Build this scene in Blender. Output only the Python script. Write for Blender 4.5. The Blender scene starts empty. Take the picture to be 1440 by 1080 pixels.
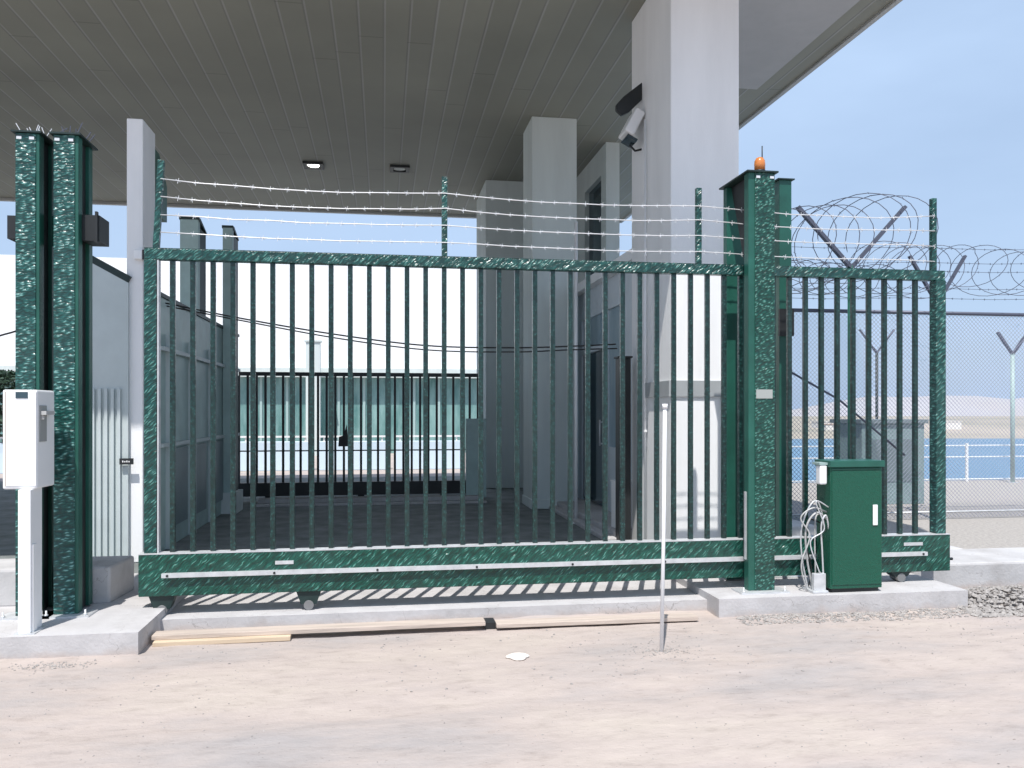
import bpy, bmesh, math, random
from mathutils import Vector, Matrix
R = math.radians
random.seed(7)
SC = bpy.context.scene
COL = SC.collection

# ------------------------------------------------------------ camera
TH = R(8.9)                       # yaw of the camera away from the gate's normal
cam_d = bpy.data.cameras.new('camera'); cam = bpy.data.objects.new('camera', cam_d)
COL.objects.link(cam); SC.camera = cam
cam.location = (0, 0, 1.4)
cam.rotation_euler = (R(90), 0, -TH)
cam_d.sensor_width = 36; cam_d.lens = 29.0
cam_d.shift_y = 40/1440           # level camera, rising lens: verticals stay upright
cam_d.clip_start = 0.05; cam_d.clip_end = 5000

# ------------------------------------------------------------ sky and sun
EL, AZ = R(62.6), R(20)
w = bpy.data.worlds.new('World'); SC.world = w; w.use_nodes = True
nt = w.node_tree; nt.nodes.clear()
out = nt.nodes.new('ShaderNodeOutputWorld'); bg = nt.nodes.new('ShaderNodeBackground')
sky = nt.nodes.new('ShaderNodeTexSky'); sky.sky_type = 'NISHITA'; sky.sun_disc = False
sky.sun_elevation = EL; sky.sun_rotation = R(200); sky.air_density = 1.0; sky.dust_density = 2.2; sky.ozone_density = 2.5
bg.inputs['Strength'].default_value = 0.102
# thin high cloud veil
tc = nt.nodes.new('ShaderNodeTexCoord'); mp = nt.nodes.new('ShaderNodeMapping'); mp.inputs['Scale'].default_value = (1.2, 1.2, 3.5)
nz = nt.nodes.new('ShaderNodeTexNoise'); nz.inputs['Scale'].default_value = 2.2; nz.inputs['Detail'].default_value = 5
rp = nt.nodes.new('ShaderNodeValToRGB'); rp.color_ramp.elements[0].position = .35; rp.color_ramp.elements[1].position = .75
rp.color_ramp.elements[0].color = (.70, .70, .70, 1); rp.color_ramp.elements[1].color = (.95, .95, .95, 1)
mx = nt.nodes.new('ShaderNodeMixRGB'); mx.inputs['Color2'].default_value = (4.35, 5.75, 7.9, 1)
L = nt.links.new
L(tc.outputs['Generated'], mp.inputs['Vector']); L(mp.outputs[0], nz.inputs['Vector']); L(nz.outputs['Fac'], rp.inputs[0])
L(rp.outputs[0], mx.inputs['Fac']); L(sky.outputs[0], mx.inputs['Color1']); L(mx.outputs[0], bg.inputs['Color']); L(bg.outputs[0], out.inputs[0])
sd = bpy.data.lights.new('sun', 'SUN'); sun = bpy.data.objects.new('sun', sd); COL.objects.link(sun)
sd.energy = 4.0; sd.angle = R(0.5); sd.color = (1, .965, .92)
d = Vector((math.cos(EL)*math.sin(AZ), math.cos(EL)*math.cos(AZ), -math.sin(EL)))
sun.rotation_euler = d.to_track_quat('-Z', 'Y').to_euler(); sun.location = -d*40
SC.view_settings.view_transform = 'Standard'; SC.view_settings.look = 'None'
SC.view_settings.gamma = 1; SC.view_settings.exposure = 0.35

# ------------------------------------------------------------ helpers
def P(px, py, wy):
    """World point seen at photo pixel (px,py) on the vertical plane y=wy (layout survey)."""
    u = (px-720)/1160; c, s = math.cos(TH), math.sin(TH)
    D = wy/(c-u*s); X = u*D
    return Vector((X*c+D*s, wy, 1.4+(580-py)/1160*D))
def PX(px, wy): return P(px, 580, wy).x

class MB:
    def __init__(s): s.bm = bmesh.new()
    def box(s, a, b, rot=None, c=None):
        x0, y0, z0 = a; x1, y1, z1 = b
        vs = [Vector(p) for p in ((x0,y0,z0),(x1,y0,z0),(x1,y1,z0),(x0,y1,z0),(x0,y0,z1),(x1,y0,z1),(x1,y1,z1),(x0,y1,z1))]
        if rot is not None:
            cc = Vector(c) if c is not None else sum(vs, Vector())/8
            vs = [cc + rot @ (v-cc) for v in vs]
        v = [s.bm.verts.new(p) for p in vs]
        for f in ((3,2,1,0),(4,5,6,7),(0,1,5,4),(1,2,6,5),(2,3,7,6),(3,0,4,7)): s.bm.faces.new([v[i] for i in f])
        return s
    def bar(s, a, b, t, t2=None):
        a, b = Vector(a), Vector(b); d = (b-a); q = d.to_track_quat('Z', 'Y').to_matrix(); t2 = t2 or t
        v = []
        for p in (a, b):
            for (i, j) in ((-1,-1),(1,-1),(1,1),(-1,1)): v.append(s.bm.verts.new(p+q @ Vector((i*t/2, j*t2/2, 0))))
        for f in ((3,2,1,0),(4,5,6,7),(0,1,5,4),(1,2,6,5),(2,3,7,6),(3,0,4,7)): s.bm.faces.new([v[i] for i in f])
        return s
    def tube(s, pts, r, n=8, caps=True):
        pts = [Vector(p) for p in pts]; rings = []
        rr = r if isinstance(r, (list, tuple)) else [r]*len(pts)
        up = None
        for i, p in enumerate(pts):
            t = (pts[min(i+1, len(pts)-1)]-pts[max(i-1, 0)]).normalized()
            if up is None: up = Vector((0,0,1)) if abs(t.z) < .9 else Vector((1,0,0))
            a = (up - t*up.dot(t)).normalized(); b = t.cross(a); up = a
            rings.append([s.bm.verts.new(p+(a*math.cos(2*math.pi*k/n)+b*math.sin(2*math.pi*k/n))*rr[i]) for k in range(n)])
        for A, B in zip(rings, rings[1:]):
            for k in range(n): s.bm.faces.new((A[k], A[(k+1)%n], B[(k+1)%n], B[k])).smooth = n > 4
        if caps:
            s.bm.faces.new(rings[0][::-1]); s.bm.faces.new(rings[-1])
        return s
    def lathe(s, prof, c, n=20, axis='z'):
        rings = []
        for r, h in prof:
            ring = []
            for k in range(n):
                a = 2*math.pi*k/n; x, y = r*math.cos(a), r*math.sin(a)
                v = Vector((x, y, h)) if axis == 'z' else (Vector((x, h, y)) if axis == 'y' else Vector((h, x, y)))
                ring.append(s.bm.verts.new(Vector(c)+v))
            rings.append(ring)
        for A, B in zip(rings, rings[1:]):
            for k in range(n): s.bm.faces.new((A[k], A[(k+1)%n], B[(k+1)%n], B[k])).smooth = True
        s.bm.faces.new(rings[0][::-1]); s.bm.faces.new(rings[-1])
        return s
    def prism(s, poly, y0, y1, axis='y'):
        """polygon of (a,b) extruded along axis"""
        def mk(a, b, t): return (a, t, b) if axis == 'y' else ((t, a, b) if axis == 'x' else (a, b, t))
        A = [s.bm.verts.new(mk(a, b, y0)) for a, b in poly]; B = [s.bm.verts.new(mk(a, b, y1)) for a, b in poly]
        s.bm.faces.new(A); s.bm.faces.new(B[::-1]); n = len(poly)
        for k in range(n): s.bm.faces.new((A[k], B[k], B[(k+1)%n], A[(k+1)%n]))
        return s
    def build(s, name, m, parent=None, bevel=0):
        if parent is not None:
            off = parent.matrix_basis.translation.copy(); q = parent
            while q.parent: q = q.parent; off += q.matrix_basis.translation
            o_off = off
        else:
            xs = [v.co for v in s.bm.verts]
            o_off = Vector(((min(v.x for v in xs)+max(v.x for v in xs))/2, (min(v.y for v in xs)+max(v.y for v in xs))/2, min(v.z for v in xs)))
        bmesh.ops.translate(s.bm, verts=s.bm.verts, vec=-o_off)
        bmesh.ops.recalc_face_normals(s.bm, faces=s.bm.faces)
        me = bpy.data.meshes.new(name); s.bm.to_mesh(me); s.bm.free()
        me.materials.append(m)
        o = bpy.data.objects.new(name, me); COL.objects.link(o)
        if parent is not None: o.parent = parent
        else: o.location = o_off
        if bevel:
            b = o.modifiers.new('bevel', 'BEVEL'); b.width = bevel; b.segments = 2; b.limit_method = 'ANGLE'
        return o
def tag(o, label=None, cat=None, group=None, kind=None):
    if label: o['label'] = label
    if cat: o['category'] = cat
    if group: o['group'] = group
    if kind: o['kind'] = kind
    return o
def thing(name, label, cat, loc=(0,0,0), group=None):
    o = bpy.data.objects.new(name, None); COL.objects.link(o); o.location = loc; o.empty_display_size = .2
    return tag(o, label, cat, group)
def dup_part(o, loc, parent):
    c = o.copy(); COL.objects.link(c); c.parent = parent; c.location = loc; return c

# ------------------------------------------------------------ materials
def mat(name, col, rough=.6, metal=0, var=0.0, vscale=4, bump=0, bscale=60, stretch=(1,1,1), spec=.5, coat=0, col2=None):
    m = bpy.data.materials.new(name); m.use_nodes = True; n = m.node_tree; b = n.nodes['Principled BSDF']; lk = n.links.new
    b.inputs['Base Color'].default_value = (*col, 1); b.inputs['Roughness'].default_value = rough; b.inputs['Metallic'].default_value = metal
    b.inputs['Specular IOR Level'].default_value = spec; b.inputs['Coat Weight'].default_value = coat
    g = n.nodes.new('ShaderNodeNewGeometry'); mp = n.nodes.new('ShaderNodeMapping'); mp.inputs['Scale'].default_value = stretch
    lk(g.outputs['Position'], mp.inputs['Vector'])
    if var or col2:
        t = n.nodes.new('ShaderNodeTexNoise'); t.inputs['Scale'].default_value = vscale; t.inputs['Detail'].default_value = 8; t.inputs['Roughness'].default_value = .6
        lk(mp.outputs[0], t.inputs['Vector'])
        r = n.nodes.new('ShaderNodeValToRGB'); e = r.color_ramp.elements; e[0].position = .32; e[1].position = .68
        c1 = tuple(max(0, c*(1-var)) for c in col) if not col2 else col; c2 = tuple(min(1, c*(1+var)) for c in col) if not col2 else col2
        e[0].color = (*c1, 1); e[1].color = (*c2, 1); lk(t.outputs['Fac'], r.inputs[0]); lk(r.outputs[0], b.inputs['Base Color'])
    if bump:
        t2 = n.nodes.new('ShaderNodeTexNoise'); t2.inputs['Scale'].default_value = bscale; t2.inputs['Detail'].default_value = 4
        lk(mp.outputs[0], t2.inputs['Vector'])
        bp = n.nodes.new('ShaderNodeBump'); bp.inputs['Strength'].default_value = bump; bp.inputs['Distance'].default_value = .01
        lk(t2.outputs['Fac'], bp.inputs['Height']); lk(bp.outputs[0], b.inputs['Normal'])
    return m

def green_mat(name, base, glint_fleck, tilt, su, sv, thr=.56, bump=.7):
    """hammered green enamel: raised flecks with sun glints painted into their light colour, tilted by `tilt` degrees in the face plane"""
    m = bpy.data.materials.new(name); m.use_nodes = True; n = m.node_tree; b = n.nodes['Principled BSDF']; lk = n.links.new
    g = n.nodes.new('ShaderNodeNewGeometry')
    mp = n.nodes.new('ShaderNodeMapping'); mp.vector_type = 'POINT'; mp.inputs['Rotation'].default_value = (0, R(tilt), 0)
    dn = n.nodes.new('ShaderNodeTexNoise'); dn.inputs['Scale'].default_value = 22; dn.inputs['Detail'].default_value = 2; lk(g.outputs['Position'], dn.inputs['Vector'])
    dv = n.nodes.new('ShaderNodeVectorMath'); dv.operation = 'SCALE'; dv.inputs['Scale'].default_value = .030; lk(dn.outputs['Color'], dv.inputs[0])
    da = n.nodes.new('ShaderNodeVectorMath'); lk(g.outputs['Position'], da.inputs[0]); lk(dv.outputs[0], da.inputs[1])
    mp2 = n.nodes.new('ShaderNodeMapping'); mp2.inputs['Scale'].default_value = (su, 18, sv)
    lk(da.outputs[0], mp.inputs[0]); lk(mp.outputs[0], mp2.inputs[0])
    t = n.nodes.new('ShaderNodeTexVoronoi'); t.inputs['Scale'].default_value = 1; t.inputs['Randomness'].default_value = .75
    lk(mp2.outputs[0], t.inputs['Vector'])
    r = n.nodes.new('ShaderNodeValToRGB'); e = r.color_ramp.elements
    e[0].position = thr*.35; e[0].color = (*glint_fleck, 1); e[1].position = .72; e[1].color = (*[c*.42 for c in base], 1)  # colour carries glints on the raised spots and shade in the grooves
    k = e.new(thr); k.color = (*base, 1)
    lk(t.outputs['Distance'], r.inputs[0])
    # large dust variation
    t3 = n.nodes.new('ShaderNodeTexNoise'); t3.inputs['Scale'].default_value = 2.2; t3.inputs['Detail'].default_value = 6; lk(g.outputs['Position'], t3.inputs['Vector'])
    mr = n.nodes.new('ShaderNodeMapRange'); mr.inputs[1].default_value = .4; mr.inputs[2].default_value = .75; mr.inputs[3].default_value = 0; mr.inputs[4].default_value = .10
    lk(t3.outputs['Fac'], mr.inputs[0])
    mxx = n.nodes.new('ShaderNodeMixRGB'); mxx.inputs['Color2'].default_value = (.11, .17, .16, 1)
    lk(mr.outputs[0], mxx.inputs['Fac']); lk(r.outputs[0], mxx.inputs['Color1']); lk(mxx.outputs[0], b.inputs['Base Color'])
    bp = n.nodes.new('ShaderNodeBump'); bp.inputs['Strength'].default_value = 1; bp.inputs['Distance'].default_value = .010*bump
    bp.invert = True; lk(t.outputs['Distance'], bp.inputs['Height']); lk(bp.outputs[0], b.inputs['Normal'])
    b.inputs['Roughness'].default_value = .30; b.inputs['Specular IOR Level'].default_value = .5; b.inputs['Coat Weight'].default_value = .15; b.inputs['Coat Roughness'].default_value = .2
    return m

G_POST = green_mat('green_enamel_posts', (.011, .092, .080), (.18, .38, .35), 8, 22, 62, .38, .75)
G_POST2 = green_mat('green_enamel_motor_post', (.005, .074, .052), (.10, .27, .22), 28, 27, 70, .38, .6)
G_BEAM = green_mat('green_enamel_beam', (.004, .088, .060), (.11, .30, .24), 44, 12, 72, .34, .8)
G_RAIL = green_mat('green_enamel_rail', (.007, .078, .067), (.12, .30, .26), 42, 14, 70, .36, .8)
G_BAR = green_mat('green_enamel_bars', (.007, .040, .036), (.03, .09, .08), 0, 45, 45, .30, .4)
G_CAB = mat('green_enamel_cabinet', (.004,.070,.040), .3, vscale=70, col2=(.006,.098,.058), stretch=(1,1,1.6), bump=.6, bscale=110)
G_FLAT = mat('green_paint_smooth', (.015, .095, .07), .4, var=.25, vscale=3)
G_DARK = mat('dark_green_paint', (.012, .028, .026), .5, var=.3)
BLACK = mat('black_steel', (.015, .017, .018), .5, var=.3)
GALV = mat('galvanised_steel', (.62, .63, .64), .42, metal=.35, var=.14, vscale=12)
WIRE = mat('galvanised_wire', (.75, .75, .75), .35, metal=.3)
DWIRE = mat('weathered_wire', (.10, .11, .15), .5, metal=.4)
WHITE = mat('white_painted_steel', (.86, .86, .86), .4, var=.03, vscale=2)
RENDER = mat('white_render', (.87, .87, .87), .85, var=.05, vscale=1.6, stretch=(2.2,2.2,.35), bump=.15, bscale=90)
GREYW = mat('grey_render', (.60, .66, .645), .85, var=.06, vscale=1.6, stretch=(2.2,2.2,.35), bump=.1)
def concrete(name, col):
    m = mat(name, col, .88, bump=.3, bscale=45, var=.10, vscale=3.5); n = m.node_tree; b = n.nodes['Principled BSDF']; lk = n.links.new
    src = b.inputs['Base Color'].links[0].from_socket; g = n.nodes.new('ShaderNodeNewGeometry'); sp = n.nodes.new('ShaderNodeSeparateXYZ'); lk(g.outputs['Position'], sp.inputs[0])
    t = n.nodes.new('ShaderNodeTexNoise'); t.inputs['Scale'].default_value = 6; t.inputs['Detail'].default_value = 8; lk(g.outputs['Position'], t.inputs['Vector'])
    ml = n.nodes.new('ShaderNodeMath'); ml.operation = 'MULTIPLY_ADD'; ml.inputs[1].default_value = -.16; lk(t.outputs['Fac'], ml.inputs[0]); lk(sp.outputs[2], ml.inputs[2])
    mr = n.nodes.new('ShaderNodeMapRange'); mr.inputs[1].default_value = -.235; mr.inputs[2].default_value = -.17; mr.inputs[3].default_value = .85; mr.inputs[4].default_value = 0; lk(ml.outputs[0], mr.inputs[0])
    x1 = n.nodes.new('ShaderNodeMixRGB'); x1.inputs[2].default_value = (.46, .395, .36, 1); lk(mr.outputs[0], x1.inputs[0]); lk(src, x1.inputs[1])
    t2 = n.nodes.new('ShaderNodeTexNoise'); t2.inputs['Scale'].default_value = 1.7; t2.inputs['Detail'].default_value = 10; t2.inputs['Roughness'].default_value = .7; lk(g.outputs['Position'], t2.inputs['Vector'])
    r2 = n.nodes.new('ShaderNodeMapRange'); r2.inputs[1].default_value = .50; r2.inputs[2].default_value = .72; r2.inputs[3].default_value = 0; r2.inputs[4].default_value = .75; lk(t2.outputs['Fac'], r2.inputs[0])
    x2 = n.nodes.new('ShaderNodeMixRGB'); x2.inputs[2].default_value = (.34, .32, .31, 1); lk(r2.outputs[0], x2.inputs[0]); lk(x1.outputs[0], x2.inputs[1])
    v = n.nodes.new('ShaderNodeTexVoronoi'); v.feature = 'DISTANCE_TO_EDGE'; v.inputs['Scale'].default_value = 1.1
    va = n.nodes.new('ShaderNodeVectorMath'); vs_ = n.nodes.new('ShaderNodeVectorMath'); vs_.operation = 'SCALE'; vs_.inputs['Scale'].default_value = .35; lk(t.outputs['Color'], vs_.inputs[0]); lk(g.outputs['Position'], va.inputs[0]); lk(vs_.outputs[0], va.inputs[1]); lk(va.outputs[0], v.inputs['Vector'])
    cr = n.nodes.new('ShaderNodeMath'); cr.operation = 'LESS_THAN'; cr.inputs[1].default_value = .0016; lk(v.outputs['Distance'], cr.inputs[0])
    x3 = n.nodes.new('ShaderNodeMixRGB'); x3.inputs[2].default_value = (.33, .31, .30, 1); lk(cr.outputs[0], x3.inputs[0]); lk(x2.outputs[0], x3.inputs[1]); lk(x3.outputs[0], b.inputs['Base Color'])
    return m
CONC = concrete('plinth_concrete', (.49, .475, .475))
CONC2 = concrete('kerb_concrete', (.49, .48, .48))
ASPH = mat('asphalt', (.18, .195, .19), .9, var=.3, vscale=3, bump=.3, bscale=150)
WALLG = mat('grey_blue_metal_wall', (.52, .58, .58), .5, var=.05)
TEALP = mat('teal_grey_panel', (.36, .48, .46), .45, var=.12)
TEALD = mat('dark_teal_panel', (.16, .21, .22), .45, var=.12)
WOOD = mat('bleached_plank', (.50, .42, .36), .8, var=.18, vscale=9, stretch=(.25, 3, 3), bump=.3, bscale=30)
WOOD2 = mat('fresh_plank', (.58, .46, .33), .8, var=.15, vscale=9, stretch=(.25, 3, 3))
STONE = mat('pale_stone', (.72, .66, .60), .9, var=.1, bump=.4, bscale=30)
GRAVM = mat('gravel_stone', (.22, .205, .195), .9, vscale=25, col2=(.42, .39, .365))
GRAV = mat('yard_gravel', (.28, .26, .24), .95, vscale=30, bump=.8, bscale=70, col2=(.46, .425, .39))
RUBBER = mat('black_rubber', (.02, .02, .02), .6)
CABLE = mat('grey_conduit', (.45, .45, .44), .5, var=.2, vscale=30)
LEAF = mat('leaf_green', (.03, .06, .035), .6, var=.5, vscale=2)
BARK = mat('bark', (.10, .08, .06), .9, var=.3)

def ground_mat():
    m = bpy.data.materials.new('dusty_ground'); m.use_nodes = True; n = m.node_tree; b = n.nodes['Principled BSDF']; lk = n.links.new
    g = n.nodes.new('ShaderNodeNewGeometry')
    def noise(scale, det=8, st=(1,1,1), rough=.6):
        mp = n.nodes.new('ShaderNodeMapping'); mp.inputs['Scale'].default_value = st; lk(g.outputs['Position'], mp.inputs[0])
        t = n.nodes.new('ShaderNodeTexNoise'); t.inputs['Scale'].default_value = scale; t.inputs['Detail'].default_value = det; t.inputs['Roughness'].default_value = rough
        lk(mp.outputs[0], t.inputs['Vector']); return t.outputs['Fac']
    def ramp(f, stops):
        r = n.nodes.new('ShaderNodeValToRGB'); e = r.color_ramp.elements
        e[0].position, e[0].color = stops[0][0], (*stops[0][1], 1); e[1].position, e[1].color = stops[-1][0], (*stops[-1][1], 1)
        for p, c in stops[1:-1]: k = e.new(p); k.color = (*c, 1)
        lk(f, r.inputs[0]); return r.outputs[0]
    big = ramp(noise(.9, 6, (.6, 1.6, 1)), [(.3, (.365, .335, .325)), (.5, (.45, .385, .350)), (.68, (.49, .425, .375))])
    fine = ramp(noise(9, 9, (.6, 1.4, 1), .7), [(.30, (.80, .79, .785)), (.45, (.95, .95, .95)), (.7, (1.04, 1.04, 1.04))])
    spk = ramp(noise(42, 4, (.6, 1.3, 1)), [(.28, (.35, .31, .28)), (.33, (1, 1, 1))])
    m1 = n.nodes.new('ShaderNodeMixRGB'); m1.blend_type = 'MULTIPLY'; m1.inputs[0].default_value = 1; lk(big, m1.inputs[1]); lk(fine, m1.inputs[2])
    m2 = n.nodes.new('ShaderNodeMixRGB'); m2.blend_type = 'MULTIPLY'; m2.inputs[0].default_value = .6; lk(m1.outputs[0], m2.inputs[1]); lk(spk, m2.inputs[2])
    lk(m2.outputs[0], b.inputs['Base Color']); b.inputs['Roughness'].default_value = .95; b.inputs['Specular IOR Level'].default_value = .2
    ad = n.nodes.new('ShaderNodeMath'); ad.operation = 'ADD'; lk(noise(7, 10, (.7, 1.5, 1), .65), ad.inputs[0])
    ml = n.nodes.new('ShaderNodeMath'); ml.operation = 'MULTIPLY'; ml.inputs[1].default_value = .25; lk(noise(55, 4), ml.inputs[0]); lk(ml.outputs[0], ad.inputs[1])
    bp = n.nodes.new('ShaderNodeBump'); bp.inputs['Strength'].default_value = .5; bp.inputs['Distance'].default_value = .022
    lk(ad.outputs[0], bp.inputs['Height']); lk(bp.outputs[0], b.inputs['Normal'])
    return m
def plank_mat():
    """metal ceiling strips running away from the road, a thin paler lip between them"""
    m = bpy.data.materials.new('ceiling_strips'); m.use_nodes = True; n = m.node_tree; b = n.nodes['Principled BSDF']; lk = n.links.new
    g = n.nodes.new('ShaderNodeNewGeometry'); s = n.nodes.new('ShaderNodeSeparateXYZ'); lk(g.outputs['Position'], s.inputs[0])
    mu = n.nodes.new('ShaderNodeMath'); mu.operation = 'MULTIPLY'; mu.inputs[1].default_value = 1/.28; lk(s.outputs[0], mu.inputs[0])
    fr = n.nodes.new('ShaderNodeMath'); fr.operation = 'FRACT'; lk(mu.outputs[0], fr.inputs[0])
    r = n.nodes.new('ShaderNodeValToRGB'); e = r.color_ramp.elements; r.color_ramp.interpolation = 'LINEAR'
    base = (.285, .285, .235)
    e[0].position = 0; e[0].color = (.24, .237, .21, 1); e[1].position = 1; e[1].color = (.24, .237, .21, 1)
    for p, c in ((.05, (.24, .237, .21)), (.06, (.37, .365, .335)), (.12, (.37, .365, .335)), (.13, base), (.98, base)): k = e.new(p); k.color = (*c, 1)
    lk(fr.outputs[0], r.inputs[0])
    t = n.nodes.new('ShaderNodeTexNoise'); t.inputs['Scale'].default_value = .6; t.inputs['Detail'].default_value = 6; lk(g.outputs['Position'], t.inputs['Vector'])
    mr = n.nodes.new('ShaderNodeMapRange'); mr.inputs[3].default_value = .72; mr.inputs[4].default_value = 1.2; lk(t.outputs['Fac'], mr.inputs[0])
    fl = n.nodes.new('ShaderNodeMath'); fl.operation = 'FLOOR'; lk(mu.outputs[0], fl.inputs[0])
    wn = n.nodes.new('ShaderNodeTexWhiteNoise'); wn.noise_dimensions = '1D'; lk(fl.outputs[0], wn.inputs['W'])
    wr = n.nodes.new('ShaderNodeMapRange'); wr.inputs[3].default_value = .93; wr.inputs[4].default_value = 1.05; lk(wn.outputs['Value'], wr.inputs[0])
    jy = n.nodes.new('ShaderNodeMath'); jy.operation = 'MULTIPLY_ADD'; jy.inputs[1].default_value = 5.2; lk(wn.outputs['Value'], jy.inputs[0]); lk(s.outputs[1], jy.inputs[2])
    jm = n.nodes.new('ShaderNodeMath'); jm.operation = 'MODULO'; jm.inputs[1].default_value = 5.2; lk(jy.outputs[0], jm.inputs[0])
    jl = n.nodes.new('ShaderNodeMath'); jl.operation = 'GREATER_THAN'; jl.inputs[1].default_value = .018; lk(jm.outputs[0], jl.inputs[0])
    jr = n.nodes.new('ShaderNodeMapRange'); jr.inputs[3].default_value = .72; jr.inputs[4].default_value = 1; lk(jl.outputs[0], jr.inputs[0])
    m1 = n.nodes.new('ShaderNodeMath'); m1.operation = 'MULTIPLY'; lk(mr.outputs[0], m1.inputs[0]); lk(wr.outputs[0], m1.inputs[1])
    m2 = n.nodes.new('ShaderNodeMath'); m2.operation = 'MULTIPLY'; lk(m1.outputs[0], m2.inputs[0]); lk(jr.outputs[0], m2.inputs[1])
    mm = n.nodes.new('ShaderNodeMixRGB'); mm.blend_type = 'MULTIPLY'; mm.inputs[0].default_value = 1; lk(r.outputs[0], mm.inputs[1]); lk(m2.outputs[0], mm.inputs[2])
    lk(mm.outputs[0], b.inputs['Base Color']); b.inputs['Roughness'].default_value = .6
    bp = n.nodes.new('ShaderNodeBump'); bp.inputs['Distance'].default_value = .01; bp.inputs['Strength'].default_value = .6; lk(r.outputs[0], bp.inputs['Height']); lk(bp.outputs[0], b.inputs['Normal'])
    return m
def seam_mat(name, col, axis, step, dark, rough=.5, wd=.06):
    m = bpy.data.materials.new(name); m.use_nodes = True; n = m.node_tree; b = n.nodes['Principled BSDF']; lk = n.links.new
    g = n.nodes.new('ShaderNodeNewGeometry'); s = n.nodes.new('ShaderNodeSeparateXYZ'); lk(g.outputs['Position'], s.inputs[0])
    mu = n.nodes.new('ShaderNodeMath'); mu.operation = 'MULTIPLY'; mu.inputs[1].default_value = 1/step; lk(s.outputs[axis], mu.inputs[0])
    fr = n.nodes.new('ShaderNodeMath'); fr.operation = 'FRACT'; lk(mu.outputs[0], fr.inputs[0])
    lt = n.nodes.new('ShaderNodeMath'); lt.operation = 'LESS_THAN'; lt.inputs[1].default_value = wd; lk(fr.outputs[0], lt.inputs[0])
    mm = n.nodes.new('ShaderNodeMixRGB'); mm.inputs[1].default_value = (*col, 1); mm.inputs[2].default_value = (*dark, 1); lk(lt.outputs[0], mm.inputs[0])
    lk(mm.outputs[0], b.inputs['Base Color']); b.inputs['Roughness'].default_value = rough
    return m
GROUND = ground_mat(); PLANK = plank_mat()
WAREW = seam_mat('white_cladding', (.88, .88, .88), 0, 1.5, (.80, .81, .82), .6, .02)
def glass(name, col, rough=.08, col2=None, vs=.5):
    m = mat(name, col, rough, col2=col2, vscale=vs, stretch=(2, 2, .5), spec=.8); return m
TEALG = glass('teal_glass_panel', (.09, .21, .20), .15, (.26, .42, .40), 1.4)
DGLASS = glass('dark_glass', (.02, .035, .045), .05, (.05, .09, .11), 1.5)
BGLASS = glass('blue_glass', (.22, .34, .42), .08, (.42, .52, .56), 1.2)
def water():
    m = bpy.data.materials.new('sea_water'); m.use_nodes = True; n = m.node_tree; b = n.nodes['Principled BSDF']; lk = n.links.new
    b.inputs['Base Color'].default_value = (.08, .20, .31, 1); b.inputs['Roughness'].default_value = .25
    g = n.nodes.new('ShaderNodeNewGeometry'); t = n.nodes.new('ShaderNodeTexNoise'); t.inputs['Scale'].default_value = 1.5; t.inputs['Detail'].default_value = 6
    lk(g.outputs['Position'], t.inputs['Vector']); bp = n.nodes.new('ShaderNodeBump'); bp.inputs['Strength'].default_value = .7; bp.inputs['Distance'].default_value = .3
    lk(t.outputs['Fac'], bp.inputs['Height']); lk(bp.outputs[0], b.inputs['Normal']); return m
SEA = water()

# ------------------------------------------------------------ setting: ground, slabs, sea, hills
GZ = -.165
def struct(o): o['kind'] = 'structure'; return o
poly = [(-90,-60),(90,-60),(90,15.4),(7.2,15.4),(7.2,75),(-90,75)]
m = MB(); m.prism(poly, -4.5, GZ, 'z'); struct(m.build('ground', GROUND))
from mathutils import noise as NZ
def dirt_h(x, y):
    if not (-9 < x < 9 and 1.2 < y < 6.5): return GZ
    f = NZ.fractal(Vector((x*.9, y*1.5, 0)), .9, 2.1, 6)*.011 + NZ.noise(Vector((x*7, y*9, 3)))*.0025 + NZ.noise(Vector((x*19, y*22, 5)))*.0014
    f -= .010*math.exp(-((y-4.35-.05*x)/.13)**2)+.008*math.exp(-((y-3.0-.05*x)/.13)**2)       # faint wheel tracks
    edge = min(1, (x+9)/.8, (9-x)/.8, (y-1.2)/.5, (6.5-y)/.3)
    front = 5.53 if x < -1.54 else (6.1 if x < 2.49 else (5.87 if x < 4.55 else 6.5))
    f += .022*math.exp(-max(0, front-y)/.07)*(.6+.8*NZ.noise(Vector((x*3, 1, 1))))                     # dust banked against the step
    return GZ+.004+(f+.012)*edge-.010*(1-edge)
bm = bmesh.new(); nx, ny = 380, 170; g_ = [[bm.verts.new((-9+18*i/nx, 1.2+5.3*j/ny, dirt_h(-8.999+17.998*i/nx, 1.2001+5.2998*j/ny))) for i in range(nx+1)] for j in range(ny+1)]
for j in range(ny):
    for i in range(nx): bm.faces.new((g_[j][i], g_[j][i+1], g_[j+1][i+1], g_[j+1][i])).smooth = True
m = MB(); m.bm.free(); m.bm = bm; struct(m.build('ground_dirt', GROUND))
m = MB(); m.box((-1500,-60,-6),(1500,1500,-3.4)); struct(m.build('sea', SEA))
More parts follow.
